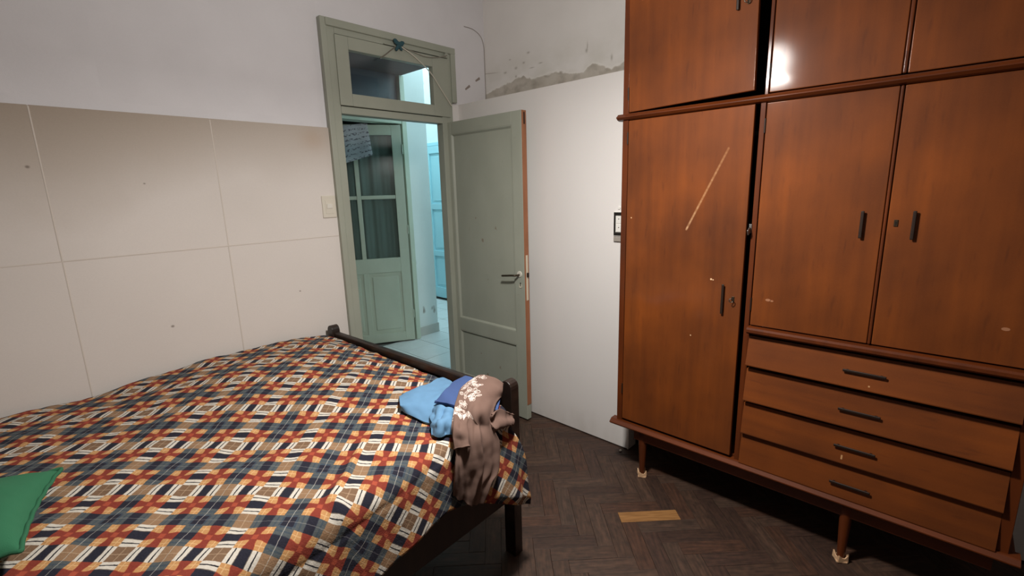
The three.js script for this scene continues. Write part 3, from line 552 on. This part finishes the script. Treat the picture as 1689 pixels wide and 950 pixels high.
    if (k === 0 || k === 2) mesh('wear_mark', (() => { const c = bx(-0.0008, 0.0008, -0.009, 0.009, -0.003, 0.003, 0.0005); c.rotateZ(-0.17); c.translate(-out * (1 - ([0.806, 0, 0.49][k] - y0) / (y1 - y0)) - 0.0005, [0.806, 0, 0.49][k], Z([2.564, 0, 2.507][k])); return c; })(), std({ color: 0xb98a5c, roughness: 0.8 }), d);
  });
  for (const [y, z, r] of [[1.092, 2.186, 0.006], [1.095, 2.891, 0.006], [1.09, 2.2, 0.004]]) { const c = new THREE.CylinderGeometry(r, r * 0.8, 0.0006, 9); c.scale(1, 1, 1.8); c.rotateZ(Math.PI / 2); c.translate(-0.0012, y, Z(z)); mesh('wear_mark', c, std({ color: 0xa06a48, roughness: 0.7 }), w); }
  mesh('door_catch', [(() => { const g = bx(-0.03, 0.0, -0.012, 0.012, -0.003, 0.003, 0.002); g.rotateZ(0.5); g.translate(-0.004, 1.389, Z(2.094)); return g; })(), bx(-0.004, 0.002, 1.372, 1.41, Z(2.089), Z(2.1), 0.001)], steel, w);
  // tapered legs, their feet wrapped in split pale pads
  for (const [lx, lz, pad] of [[0.032, Z(1.618), 1], [0.030, Z(2.542), 1], [DP - 0.06, Z(1.618), 0], [DP - 0.06, Z(2.9), 0]]) {
    const l = mesh('leg', (() => { const g = lathe([[0.0001, 0.006], [0.0125, 0.006], [0.014, 0.02], [0.024, 0.24], [0.026, 0.28], [0.0001, 0.28]], 20); g.translate(lx, 0, lz); return boxUV(g); })(), woodFrame, w);
    if (pad) {
      const g = [bx(-0.021, 0.021, 0.0, 0.008, -0.021, 0.021, 0.002)];
      for (const [a, h] of [[0, 0.036], [1, 0.024], [2, 0.03], [3, 0.03]]) { const s = prism([[-0.021, 0], [0.021, 0], [0.017, h], [0.006, h * 0.55], [-0.004, h * 0.62], [-0.018, h * 1.05]], 0.005); s.translate(0, 0.004, 0.016); s.rotateY(a * Math.PI / 2 + 0.2); g.push(boxUV(s)); }
      const m = merge(g); m.rotateY(0.5); m.translate(lx, 0, lz); mesh('foot_pad', m, rawWood, l, 'pale split foot pad');
    }
  }
}
// crumb of plaster on the floor by the wall
{
  const g = new THREE.IcosahedronGeometry(0.008, 1); g.scale(1.3, 0.7, 1); g.translate(0, 0.005, 0);
  const c = thing('plaster_crumb', 'small white crumb of plaster on the floor under the wardrobe corner', 'crumb', [-0.045, 0, 1.40]); mesh('crumb', g, std({ color: 0xe0dbd2, roughness: 0.9 }), c);
}

// ------------------------------------------------------------------ pendant lamp (just above the frame)
{
  const p = thing('pendant_lamp', 'round opal pendant lamp hanging on a cord over the bed', 'lamp', [LAMP.x, LAMP.y, LAMP.z]);
  mesh('cord', (() => { const c = new THREE.CylinderGeometry(0.003, 0.003, H - LAMP.y - 0.12, 8); c.translate(0, (H - LAMP.y + 0.12) / 2, 0); return c; })(), std({ color: 0x2c2a28, roughness: 0.6 }), p);
  mesh('ceiling_rose', lathe([[0.0001, 0], [0.045, 0], [0.04, -0.02], [0.012, -0.035], [0.0001, -0.035]]).translate(0, H - LAMP.y, 0), std({ color: 0xd8d4cc, roughness: 0.5 }), p);
  mesh('holder', lathe([[0.0001, 0.08], [0.03, 0.08], [0.03, 0.1], [0.02, 0.13], [0.0001, 0.13]]), std({ color: 0xd8d4cc, roughness: 0.5 }), p);
  mesh('globe', new THREE.SphereGeometry(0.092, 32, 20), std({ color: 0xf4efe6, roughness: 0.4, emissive: LAMP_COLOR, emissiveIntensity: 6 }), p);
  const q = new THREE.PointLight(LAMP_COLOR, LAMP_ROUND, 0, 2); q.castShadow = true; q.shadow.radius = 4.5; q.position.copy(LAMP); q.name = 'pendant_glow'; scene.add(q);
  const a = new THREE.RectAreaLight(LAMP_COLOR, LAMP_DOWN, 0.17, 0.17); a.position.set(LAMP.x, LAMP.y - 0.094, LAMP.z); a.rotation.x = -Math.PI / 2; a.name = 'pendant_down'; scene.add(a);
}

// ------------------------------------------------------------------ bed
const BT = 0.038;                                             // the bed stands very slightly turned to the wall
{
  const b = thing('bed', 'dark brown wooden bed frame with a low footboard', 'bed', [-2.1, 0, 0.8], BT);
  const post = (x, z, h) => { const hw = 0.027, pts = [[-hw, 0], [hw, 0], [hw, h - 0.03]]; for (let k = 1; k < 8; k++) { const a = k / 8 * Math.PI; pts.push([hw * Math.cos(a), h - 0.03 + 0.03 * Math.sin(a)]); } pts.push([-hw, h - 0.03]); const g = prism(pts, 0.042, 0.003); g.translate(0, 0, -0.021); g.rotateY(Math.PI / 2); g.translate(x, 0, z); return boxUV(g, true); };
  mesh('post', post(1.0, -0.70, 0.808), bedWood, b);
  mesh('post', post(1.008, 0.70, 0.812), bedWood, b);
  mesh('post', post(-1.06, -0.70, 1.0), bedWood, b); mesh('post', post(-1.06, 0.70, 1.0), bedWood, b);
  mesh('footboard', [bx(0.985, 1.018, 0.728, 0.772, -0.67, 0.67, 0.008, true, 2), bx(0.992, 1.012, 0.33, 0.73, -0.67, 0.67, 0.003, true)], bedWood, b);
  mesh('headboard', [bx(-1.08, -1.045, 0.35, 0.96, -0.67, 0.67, 0.006, true)], bedWood, b);
  mesh('side_rail', bx(-1.04, 0.985, 0.26, 0.44, 0.665, 0.70, 0.004), bedWood, b);
  mesh('side_rail', bx(-1.04, 0.985, 0.26, 0.44, -0.70, -0.665, 0.004), bedWood, b);
  mesh('slat_base', bx(-1.04, 0.98, 0.40, 0.43, -0.66, 0.66, 0.004), bedWood, b);
  mesh('mattress', bx(-1.03, 0.93, 0.43, 0.655, -0.69, 0.70, 0.05, false, 3), std({ color: 0xb9b2a6, roughness: 0.9 }), b, 'pale mattress');
}

// ------------------------------------------------------------------ quilt
const PER = 0.24;
const quiltMap = dataTex(1024, 1024, (u, v) => {
  const seg = (a) => a < 0.31 ? ['C', a / 0.31] : a < 0.50 ? ['W', (a - 0.31) / 0.19] : a < 0.81 ? ['C', (a - 0.50) / 0.31] : ['S', (a - 0.81) / 0.19];
  const j = 0.004; const uu = (u + j * noise(u * 30, v * 30, 1) + 1) % 1, vv = (v + j * noise(u * 30, v * 30, 5) + 1) % 1;
  const [a, s] = seg(uu), [b, t] = seg(vv);
  const red = [150, 58, 40], tan = [216, 162, 104], white = [236, 231, 220], navy = [28, 28, 48], slate = [88, 96, 100], brown = [138, 108, 82], tan2 = [164, 130, 98];
  let c;
  const bars = (k, x) => { const e = Math.abs(k - 0.5); if (e < 0.17) return navy; if (e < 0.195) return x === slate ? [58, 66, 80] : [120, 110, 100]; if (x === white && Math.abs(e - 0.35) < 0.022) return [40, 38, 44]; if (x === slate && Math.abs(e - 0.35) < 0.03) return [70, 84, 96]; return x; };
  if (a === 'C' && b === 'C') {
    const x = Math.abs(s - 0.5), y = Math.abs(t - 0.5);
    const wx = 0.135 + 0.06 * smooth(0.2, 0.5, y), wy = 0.135 + 0.06 * smooth(0.2, 0.5, x);
    c = (x < wx || y < wy) ? red : tan;
    if (c === red && x < 0.10 && y < 0.10) c = [188, 84, 58];
    if (c === red && (Math.abs(x - wx) < 0.02 && y > wy || Math.abs(y - wy) < 0.02 && x > wx)) c = [190, 100, 60];
    if (c === tan && (Math.abs(x - 0.34) < 0.016 || Math.abs(y - 0.34) < 0.016)) c = [240, 196, 140];
  } else if (a === 'C') c = bars(s, b === 'W' ? white : slate);
  else if (b === 'C') c = bars(t, a === 'W' ? white : slate);
  else if (a === 'W' && b === 'W') c = brown;
  else if (a === 'S' && b === 'S') { const x = Math.abs(s - 0.5), y = Math.abs(t - 0.5); c = (x < 0.36 && y < 0.36) ? navy : (x < 0.36 || y < 0.36) ? [64, 78, 94] : slate; }
  else c = tan2;
  const line = (k) => Math.abs(k - 0.5);
  if (a === 'S' && line(s) < 0.022) c = mixc(c, [206, 202, 192], 0.75);
  if (b === 'S' && line(t) < 0.022) c = mixc(c, [200, 196, 186], 0.4);
  if (a === 'W' && b !== 'C' && line(s) < 0.03) c = mixc(c, [214, 190, 160], 0.5);
  if (b === 'W' && a !== 'C' && line(t) < 0.03) c = mixc(c, [214, 190, 160], 0.5);
  const f = rr(-6, 6) + 10 * fbm(u * 40, v * 40, 3, 2);
  return [c[0] + f, c[1] + f, c[2] + f];
});
const quiltBump = dataTex(512, 512, (u, v) => { const n = 128 + 70 * fbm(u * 10, v * 10, 6, 3) + 18 * noise(u * 60, v * 60, 2); return [n, n, n]; }, false);
const quiltMat = std({ map: quiltMap, color: 0xdad6d2, roughness: 0.92, bumpMap: quiltBump, bumpScale: 0.004 });
const wallY = [[-3.2, 0.735], [-2.5, 0.741], [-2.24, 0.742], [-1.9, 0.767], [-1.57, 0.786], [-1.3, 0.772], [-1.16, 0.755]];
const hemY = [[-3.2, 0.42], [-2.2, 0.42], [-1.8, 0.435], [-1.65, 0.47], [-1.5, 0.50], [-1.35, 0.455], [-1.2, 0.37], [-1.1, 0.30], [-1.0, 0.28]];
const bedShift = (x) => -Math.sin(BT) * (x + 1.1);            // near edge follows the turned bed
function quiltTop(x, z) {
  const t = clamp((z - 0.04) / 1.42), wy = interp(wallY, x);
  let y = wy + ((x > -1.6 ? 0.722 + 0.014 * smooth(-1.6, -1.2, x) : 0.722) - wy) * smooth(0.1, 1.0, t) + 0.022 * Math.sin(Math.PI * t) * smooth(-1.1, -1.5, x);
  y += 0.014 * noise(x * 2.6, z * 2.6, 1.7) + 0.008 * noise(x * 6, z * 6, 3.1) + 0.005 * noise(x * 13, z * 13, 5.1) + 0.0025 * noise(x * 27 + z * 9, z * 27 - x * 9, 2.1);
  // a low ridge in the cloth near the clothes
  const ax = -1.66, az = 1.32, bx2 = -1.87, bz = 1.505, L2 = (bx2 - ax) ** 2 + (bz - az) ** 2, k = ((x - ax) * (bx2 - ax) + (z - az) * (bz - az)) / L2, kk = clamp(k);
  const d = Math.hypot(x - ax - kk * (bx2 - ax), z - az - kk * (bz - az)); y += 0.013 * Math.exp(-((d / 0.016) ** 2));
  y -= 0.012 * smooth(-1.27, -1.10, x) * smooth(0.05, 0.3, z) + 0.022 * smooth(-1.17, -1.09, x) * (1 - smooth(0.05, 0.3, z));
  return y;
}
const quiltPoint = (u, v) => {        // u along the bed 0..1, v across 0..1 then down the side
  const xs = -3.09 + u * 1.99;
  const ze = 1.47 + bedShift(xs), r = 0.07, flat = ze - 0.034, arc = r * Math.PI / 2;
  const hem = interp(hemY, xs), top = quiltTop(Math.min(xs, -1.104), ze), drop = Math.max(0.05, top - r - hem);
  const a = v * (flat + arc + drop);
  let x = xs, y, z;
  const endPull = smooth(-1.5, -1.1, xs);
  if (a <= flat) { z = 0.034 + a; const foot = -1.160 + 0.038 * z; if (xs > -1.4) x = -1.4 + (xs + 1.4) * (foot + 1.4) / 0.30; y = quiltTop(x, z); x -= endPull * 0.03 * smooth(1.18, 1.5, z); }
  else if (a <= flat + arc) { const q = (a - flat) / r; z = ze + r * Math.sin(q); y = top - r + r * Math.cos(q); x -= endPull * (0.03 + 0.02 * (a - flat) / arc); }
  else {
    const d = a - flat - arc, k = d / 0.35;
    z = ze + r + 0.10 * d + 0.05 * endPull * Math.sqrt(k) + (0.012 * Math.sin(xs * 19 + 1) + 0.008 * Math.sin(xs * 41)) * clamp(k * 1.4) * (0.4 + endPull) - 0.02 * endPull * smooth(0.85, 1, d / drop);
    y = top - r - d; x -= endPull * (0.05 - 0.085 * clamp(k));
    x += 0.02 * endPull * Math.sin(k * 5);
  }
  const yc = interp([[-2.4, 0.60], [-2.2, 0.61], [-1.9, 0.628], [-1.7, 0.649], [-1.51, 0.684], [-1.42, 0.70]], xs);   // a pressed-in crease along the mattress edge
  if (a > flat) { const w = 0.0035 * Math.exp(-(((y - yc) / 0.008) ** 2)) * smooth(-1.40, -1.48, xs) * smooth(-2.3, -2.1, xs); z -= w; y -= w * 0.4; }
  return [new THREE.Vector3(x, y, z), a, xs];
};
{
  const nu = 200, nv = 250, P = [], U = [], ca = Math.cos(47 * Math.PI / 180), sa = Math.sin(47 * Math.PI / 180);
  for (let i = 0; i <= nu; i++) { const r = [], s = []; for (let j = 0; j <= nv; j++) {
    const [p, a, xs] = quiltPoint(i / nu, j / nv); r.push(p);
    const X = xs + 2.069, Zz = a + 0.034 - 1.338;             // a red cross is centred here
    s.push([(X * ca + Zz * sa) / PER + 0.155, (X * sa - Zz * ca) / PER + 0.155]);
  } P.push(r.reverse()); U.push(s.reverse()); }
  const q = thing('quilt', 'patchwork plaid quilt in rust, navy, white and tan spread over the bed', 'quilt', [0, 0, 0]);
  mesh('cover', cloth(P, U, 0.012), quiltMat, q);
}
// ------------------------------------------------------------------ clothes thrown on the corner of the bed, cushion
const cr = (p0, p1, p2, p3, t) => 0.5 * ((2 * p1) + (-p0 + p2) * t + (2 * p0 - 5 * p1 + 4 * p2 - p3) * t * t + (-p0 + 3 * p1 - 3 * p2 + p3) * t * t * t);
function spline(arr, t) {                       // arr of Vector3, t 0..1
  const n = arr.length - 1, f = Math.min(n - 1e-6, t * n), i = Math.floor(f), k = f - i, g = (q) => arr[Math.max(0, Math.min(n, q))];
  return new THREE.Vector3(...['x', 'y', 'z'].map((c) => cr(g(i - 1)[c], g(i)[c], g(i + 1)[c], g(i + 2)[c], k)));
}
function patch(ctrl, nu, nv, fold, thick = 0.006) {
  const rows = ctrl.map((r) => r.map((p) => new THREE.Vector3(...p)));
  const P = [], U = [];
  for (let i = 0; i <= nu; i++) { const u = i / nu, r = [], s = []; for (let j = 0; j <= nv; j++) { const v = j / nv; r.push(spline(rows.map((q) => spline(q, v)), u)); s.push([v, 1 - u]); } P.push(r); U.push(s); }
  const Q = P.map((r, i) => r.map((p, j) => {
    const a = P[Math.min(i + 1, nu)][j].clone().sub(P[Math.max(i - 1, 0)][j]), b = P[i][Math.min(j + 1, nv)].clone().sub(P[i][Math.max(j - 1, 0)]);
    const n = a.cross(b).normalize(); if (n.y + n.z * 0.6 - n.x * 0.2 < 0) n.negate();
    return p.clone().addScaledVector(n, fold(i / nu, j / nv, p));
  }));
  const a = Q[1][0].clone().sub(Q[0][0]), b = Q[0][1].clone().sub(Q[0][0]), n = a.cross(b);
  if (n.y + n.z * 0.6 - n.x * 0.2 < 0) { Q.forEach((r) => r.reverse()); U.forEach((r) => r.reverse()); }
  return cloth(Q, U, thick);
}
const knit = bumpRepeat(40);
const wr = (p, s, k) => noise(p.x * s + k, p.y * s, p.z * s);
{
  const lb = [[[-1.388, 0.761, 1.137], [-1.321, 0.767, 1.142], [-1.234, 0.769, 1.141], [-1.135, 0.758, 1.108], [-1.14, 0.752, 1.19]], [[-1.419, 0.769, 1.188], [-1.383, 0.779, 1.23], [-1.312, 0.773, 1.234], [-1.229, 0.766, 1.238], [-1.175, 0.750, 1.278]], [[-1.448, 0.773, 1.236], [-1.41, 0.768, 1.266], [-1.371, 0.767, 1.31], [-1.319, 0.767, 1.338], [-1.27, 0.766, 1.391]], [[-1.441, 0.746, 1.231], [-1.433, 0.738, 1.307], [-1.423, 0.737, 1.376], [-1.4, 0.748, 1.428], [-1.332, 0.753, 1.452]]];
  const sl = [[[-1.364, 0.766, 1.348], [-1.367, 0.787, 1.389], [-1.356, 0.784, 1.415], [-1.339, 0.764, 1.437]], [[-1.386, 0.744, 1.359], [-1.4, 0.772, 1.419], [-1.387, 0.77, 1.447], [-1.37, 0.758, 1.473]], [[-1.427, 0.741, 1.404], [-1.444, 0.772, 1.466], [-1.421, 0.764, 1.479], [-1.393, 0.753, 1.499]], [[-1.463, 0.728, 1.445], [-1.459, 0.732, 1.48], [-1.436, 0.731, 1.494], [-1.396, 0.726, 1.501]]];
  const t = thing('shirt', 'light blue shirt lying folded on the plaid quilt', 'shirt', [0, 0, 0], 0);
  const m = std({ color: 0x6089ab, roughness: 0.92, bumpMap: knit, bumpScale: 0.0005, side: THREE.DoubleSide });
  mesh('body', patch(lb, 50, 60, (u, v, p) => 0.006 * wr(p, 14, 2) + 0.004 * wr(p, 30, 5) + 0.004 * Math.sin(u * 9 + v * 5) * v, 0.008), m, t);
  mesh('sleeve', patch(sl, 48, 40, (u, v, p) => 0.010 * Math.sin(v * 9 + u * 4 + 1.5 * wr(p, 18, 1)) * (0.3 + 0.7 * Math.sin(Math.PI * v)) + 0.010 * wr(p, 36, 7), 0.006), m, t);
}
{
  const db = [[[-1.114, 0.782, 1.244], [-1.114, 0.785, 1.296], [-1.118, 0.782, 1.358], [-1.118, 0.775, 1.432]], [[-1.175, 0.771, 1.237], [-1.155, 0.776, 1.275], [-1.143, 0.774, 1.34], [-1.122, 0.768, 1.446]], [[-1.295, 0.793, 1.321], [-1.275, 0.788, 1.358], [-1.247, 0.781, 1.395], [-1.128, 0.742, 1.462]], [[-1.354, 0.781, 1.337], [-1.347, 0.783, 1.394], [-1.332, 0.782, 1.454], [-1.192, 0.733, 1.512]]];
  const t = thing('shirt', 'dark blue shirt lying folded between the light blue shirt and the brown one', 'shirt', [0, 0, 0]);
  const m = std({ color: 0x3b5180, roughness: 0.92, bumpMap: knit, bumpScale: 0.0005, side: THREE.DoubleSide });
  mesh('body', patch(db, 70, 70, (u, v, p) => 0.010 + 0.004 * wr(p, 16, 9) + 0.005 * Math.sin(u * 12 - v * 6) * smooth(0.3, 0.8, u) * (1 - v), 0.010), m, t);
}
{
  const br = [[[-1.112, 0.806, 1.329], [-1.112, 0.818, 1.386], [-1.108, 0.820, 1.431], [-1.104, 0.813, 1.466]], [[-1.226, 0.800, 1.352], [-1.178, 0.803, 1.39], [-1.148, 0.803, 1.432], [-1.115, 0.786, 1.470]], [[-1.335, 0.812, 1.445], [-1.305, 0.816, 1.481], [-1.247, 0.801, 1.491], [-1.135, 0.757, 1.462]], [[-1.38, 0.793, 1.478], [-1.347, 0.79, 1.508], [-1.323, 0.796, 1.554], [-1.243, 0.757, 1.529]], [[-1.409, 0.764, 1.51], [-1.39, 0.769, 1.547], [-1.335, 0.749, 1.555], [-1.274, 0.72, 1.562]], [[-1.426, 0.733, 1.532], [-1.405, 0.732, 1.57], [-1.354, 0.715, 1.582], [-1.266, 0.665, 1.571]], [[-1.44, 0.697, 1.555], [-1.413, 0.684, 1.584], [-1.36, 0.657, 1.594], [-1.274, 0.605, 1.581]], [[-1.457, 0.658, 1.563], [-1.426, 0.64, 1.587], [-1.366, 0.609, 1.597], [-1.293, 0.562, 1.589]], [[-1.465, 0.611, 1.564], [-1.436, 0.593, 1.586], [-1.39, 0.56, 1.594], [-1.334, 0.541, 1.594]], [[-1.461, 0.555, 1.559], [-1.442, 0.521, 1.579], [-1.412, 0.49, 1.586], [-1.365, 0.475, 1.584]]];
  const bs = [[[-1.279, 0.775, 1.551], [-1.228, 0.76, 1.538], [-1.19, 0.737, 1.54], [-1.125, 0.69, 1.52]], [[-1.281, 0.747, 1.556], [-1.248, 0.739, 1.561], [-1.218, 0.722, 1.566], [-1.16, 0.69, 1.55]], [[-1.287, 0.719, 1.564], [-1.262, 0.702, 1.564], [-1.231, 0.703, 1.555], [-1.197, 0.696, 1.544]]];
  const bl = [[[-1.396, 0.805, 1.496], [-1.378, 0.802, 1.517], [-1.366, 0.8, 1.544]], [[-1.437, 0.779, 1.541], [-1.426, 0.781, 1.567], [-1.391, 0.763, 1.566]], [[-1.446, 0.747, 1.555], [-1.433, 0.74, 1.576], [-1.409, 0.735, 1.583]], [[-1.441, 0.721, 1.566], [-1.432, 0.721, 1.584], [-1.412, 0.721, 1.584]]];
  const t = thing('shirt', 'brown shirt with a white leafy print hanging over the corner of the bed', 'shirt', [0, 0, 0]);
  const BROWN = '#6d5449';
  const cv = document.createElement('canvas'); cv.width = 512; cv.height = 1024; const g = cv.getContext('2d');
  g.fillStyle = BROWN; g.fillRect(0, 0, 512, 1024);
  // white leafy print: looped leaves along a stem near the neck
  g.lineCap = 'round';
  const leaf = (x, y, a, l, w, col) => { g.save(); g.translate(x, y); g.scale(1.75, 1.1); g.rotate(a); g.strokeStyle = col; g.lineWidth = 3; g.beginPath(); g.moveTo(0, 0); g.bezierCurveTo(l * 0.3, -w, l * 0.8, -w, l, 0); g.bezierCurveTo(l * 0.8, w, l * 0.3, w, 0, 0); g.stroke(); g.lineWidth = 1.4; g.beginPath(); g.moveTo(0, 0); g.lineTo(l * 0.75, 0); g.stroke(); g.beginPath(); g.arc(l * 0.5, 0, w * 0.35, 0, 5.2); g.stroke(); g.restore(); };
  for (let k = 0; k < 52; k++) {
    const s = k / 51, y = 8 + 385 * s + rr(-14, 14), wd = 60 + 190 * Math.sin(Math.PI * Math.min(1, s * 0.85 + 0.12));
    const x = 6 + rnd() * wd; leaf(x, y, rr(-0.5, 2.3), rr(26, 52), rr(8, 15), `rgba(236,222,212,${rr(0.7, 1).toFixed(2)})`);
  }
  for (let k = 0; k < 14; k++) leaf(40 + rnd() * 230, 330 + rnd() * 60, rr(0.7, 1.9), rr(30, 56), rr(7, 12), 'rgba(236,222,212,0.9)');
  const tx = new THREE.CanvasTexture(cv); tx.colorSpace = THREE.SRGBColorSpace; tx.wrapS = tx.wrapT = THREE.ClampToEdgeWrapping;
  const mp = std({ map: tx, roughness: 0.9, bumpMap: knit, bumpScale: 0.0004, side: THREE.DoubleSide }), mb = std({ color: BROWN, roughness: 0.9, bumpMap: knit, bumpScale: 0.0004, side: THREE.DoubleSide });
  const body = mesh('body', patch(br, 130, 60, (u, v, p) => { const k = smooth(0.15, 0.6, u); return 0.010 + 0.006 * k + 0.009 * k * Math.sin(v * 15 + 2.2 * noise(u * 3, v * 2, 4)) * (0.35 + 0.65 * Math.sin(Math.PI * clamp(v * 1.1))) + 0.004 * k * Math.sin(v * 34 + 3 * noise(u * 4, v * 2, 9)) + 0.004 * wr(p, 9, 4) + 0.002 * wr(p, 34, 2); }, 0.007), mp, t);
  mesh('sleeve', patch(bs, 40, 40, (u, v, p) => 0.014 + 0.008 * Math.sin(u * 9 + v * 3) * (1 - v * 0.5) + 0.006 * wr(p, 34, 3), 0.007), mb, t);
  mesh('sleeve', patch(bl, 40, 30, (u, v, p) => -0.012 + 0.026 * u + 0.005 * Math.sin(v * 8 + u * 2) + 0.004 * wr(p, 30, 6), 0.007), mb, t);
}
// green cushion at the left edge of the photograph
{
  const t = thing('cushion', 'plain green cushion lying on the plaid quilt', 'cushion', [-2.631, 0.792, 0.993], -0.24);
  const hs = 0.20, n = 44, geos = [];
  const half = (sgn) => { const pos = [], uv = [], idx = []; for (let i = 0; i <= n; i++) for (let j = 0; j <= n; j++) {
    const a = -1 + 2 * i / n, b = -1 + 2 * j / n; const pin = 1 - 0.07 * (1 - a * a) * (b * b) , pin2 = 1 - 0.07 * (1 - b * b) * (a * a);
    const k = Math.pow((1 - Math.pow(Math.abs(a), 2.6)) * (1 - Math.pow(Math.abs(b), 2.6)), 0.55);
    const y = sgn * (sgn > 0 ? 0.066 : 0.016) * k + 0.006 * k * noise(a * 3, b * 3, 2) + 0.003 * noise(a * 9, b * 9, 6) * (1 - k);
    pos.push(a * hs * pin2, y, b * hs * pin); uv.push(a * hs, b * hs); }
    for (let i = 0; i < n; i++) for (let j = 0; j < n; j++) { const q = i * (n + 1) + j; const f = [q, q + 1, q + n + 2, q, q + n + 2, q + n + 1]; idx.push(...(sgn > 0 ? f : f.reverse())); }
    const g = new THREE.BufferGeometry(); g.setAttribute('position', new THREE.Float32BufferAttribute(pos, 3)); g.setAttribute('uv', new THREE.Float32BufferAttribute(uv, 2)); g.setIndex(idx); g.computeVertexNormals(); return g; };
  const gm = std({ color: 0x2a6b49, roughness: 0.9, bumpMap: bumpRepeat(14), bumpScale: 0.0012 });
  mesh('cover', [half(1), half(-1)], gm, t);
  const ring = []; for (let k = 0; k < 4; k++) for (let i = 0; i < 24; i++) { const q = -1 + 2 * i / 24, s = hs * 1.012; const w = s * (1 - 0.07 * (1 - q * q)); ring.push(k === 0 ? [q * s, 0, -w] : k === 1 ? [w, 0, q * s] : k === 2 ? [-q * s, 0, w] : [-w, 0, -q * s]); }
  mesh('piping', tube(ring.map(([x, y, z], i) => [x, y + 0.002 * Math.sin(i * 1.7), z]), 0.0055, 320, 8, true), gm, t);
}
renderer.render(scene, camera);
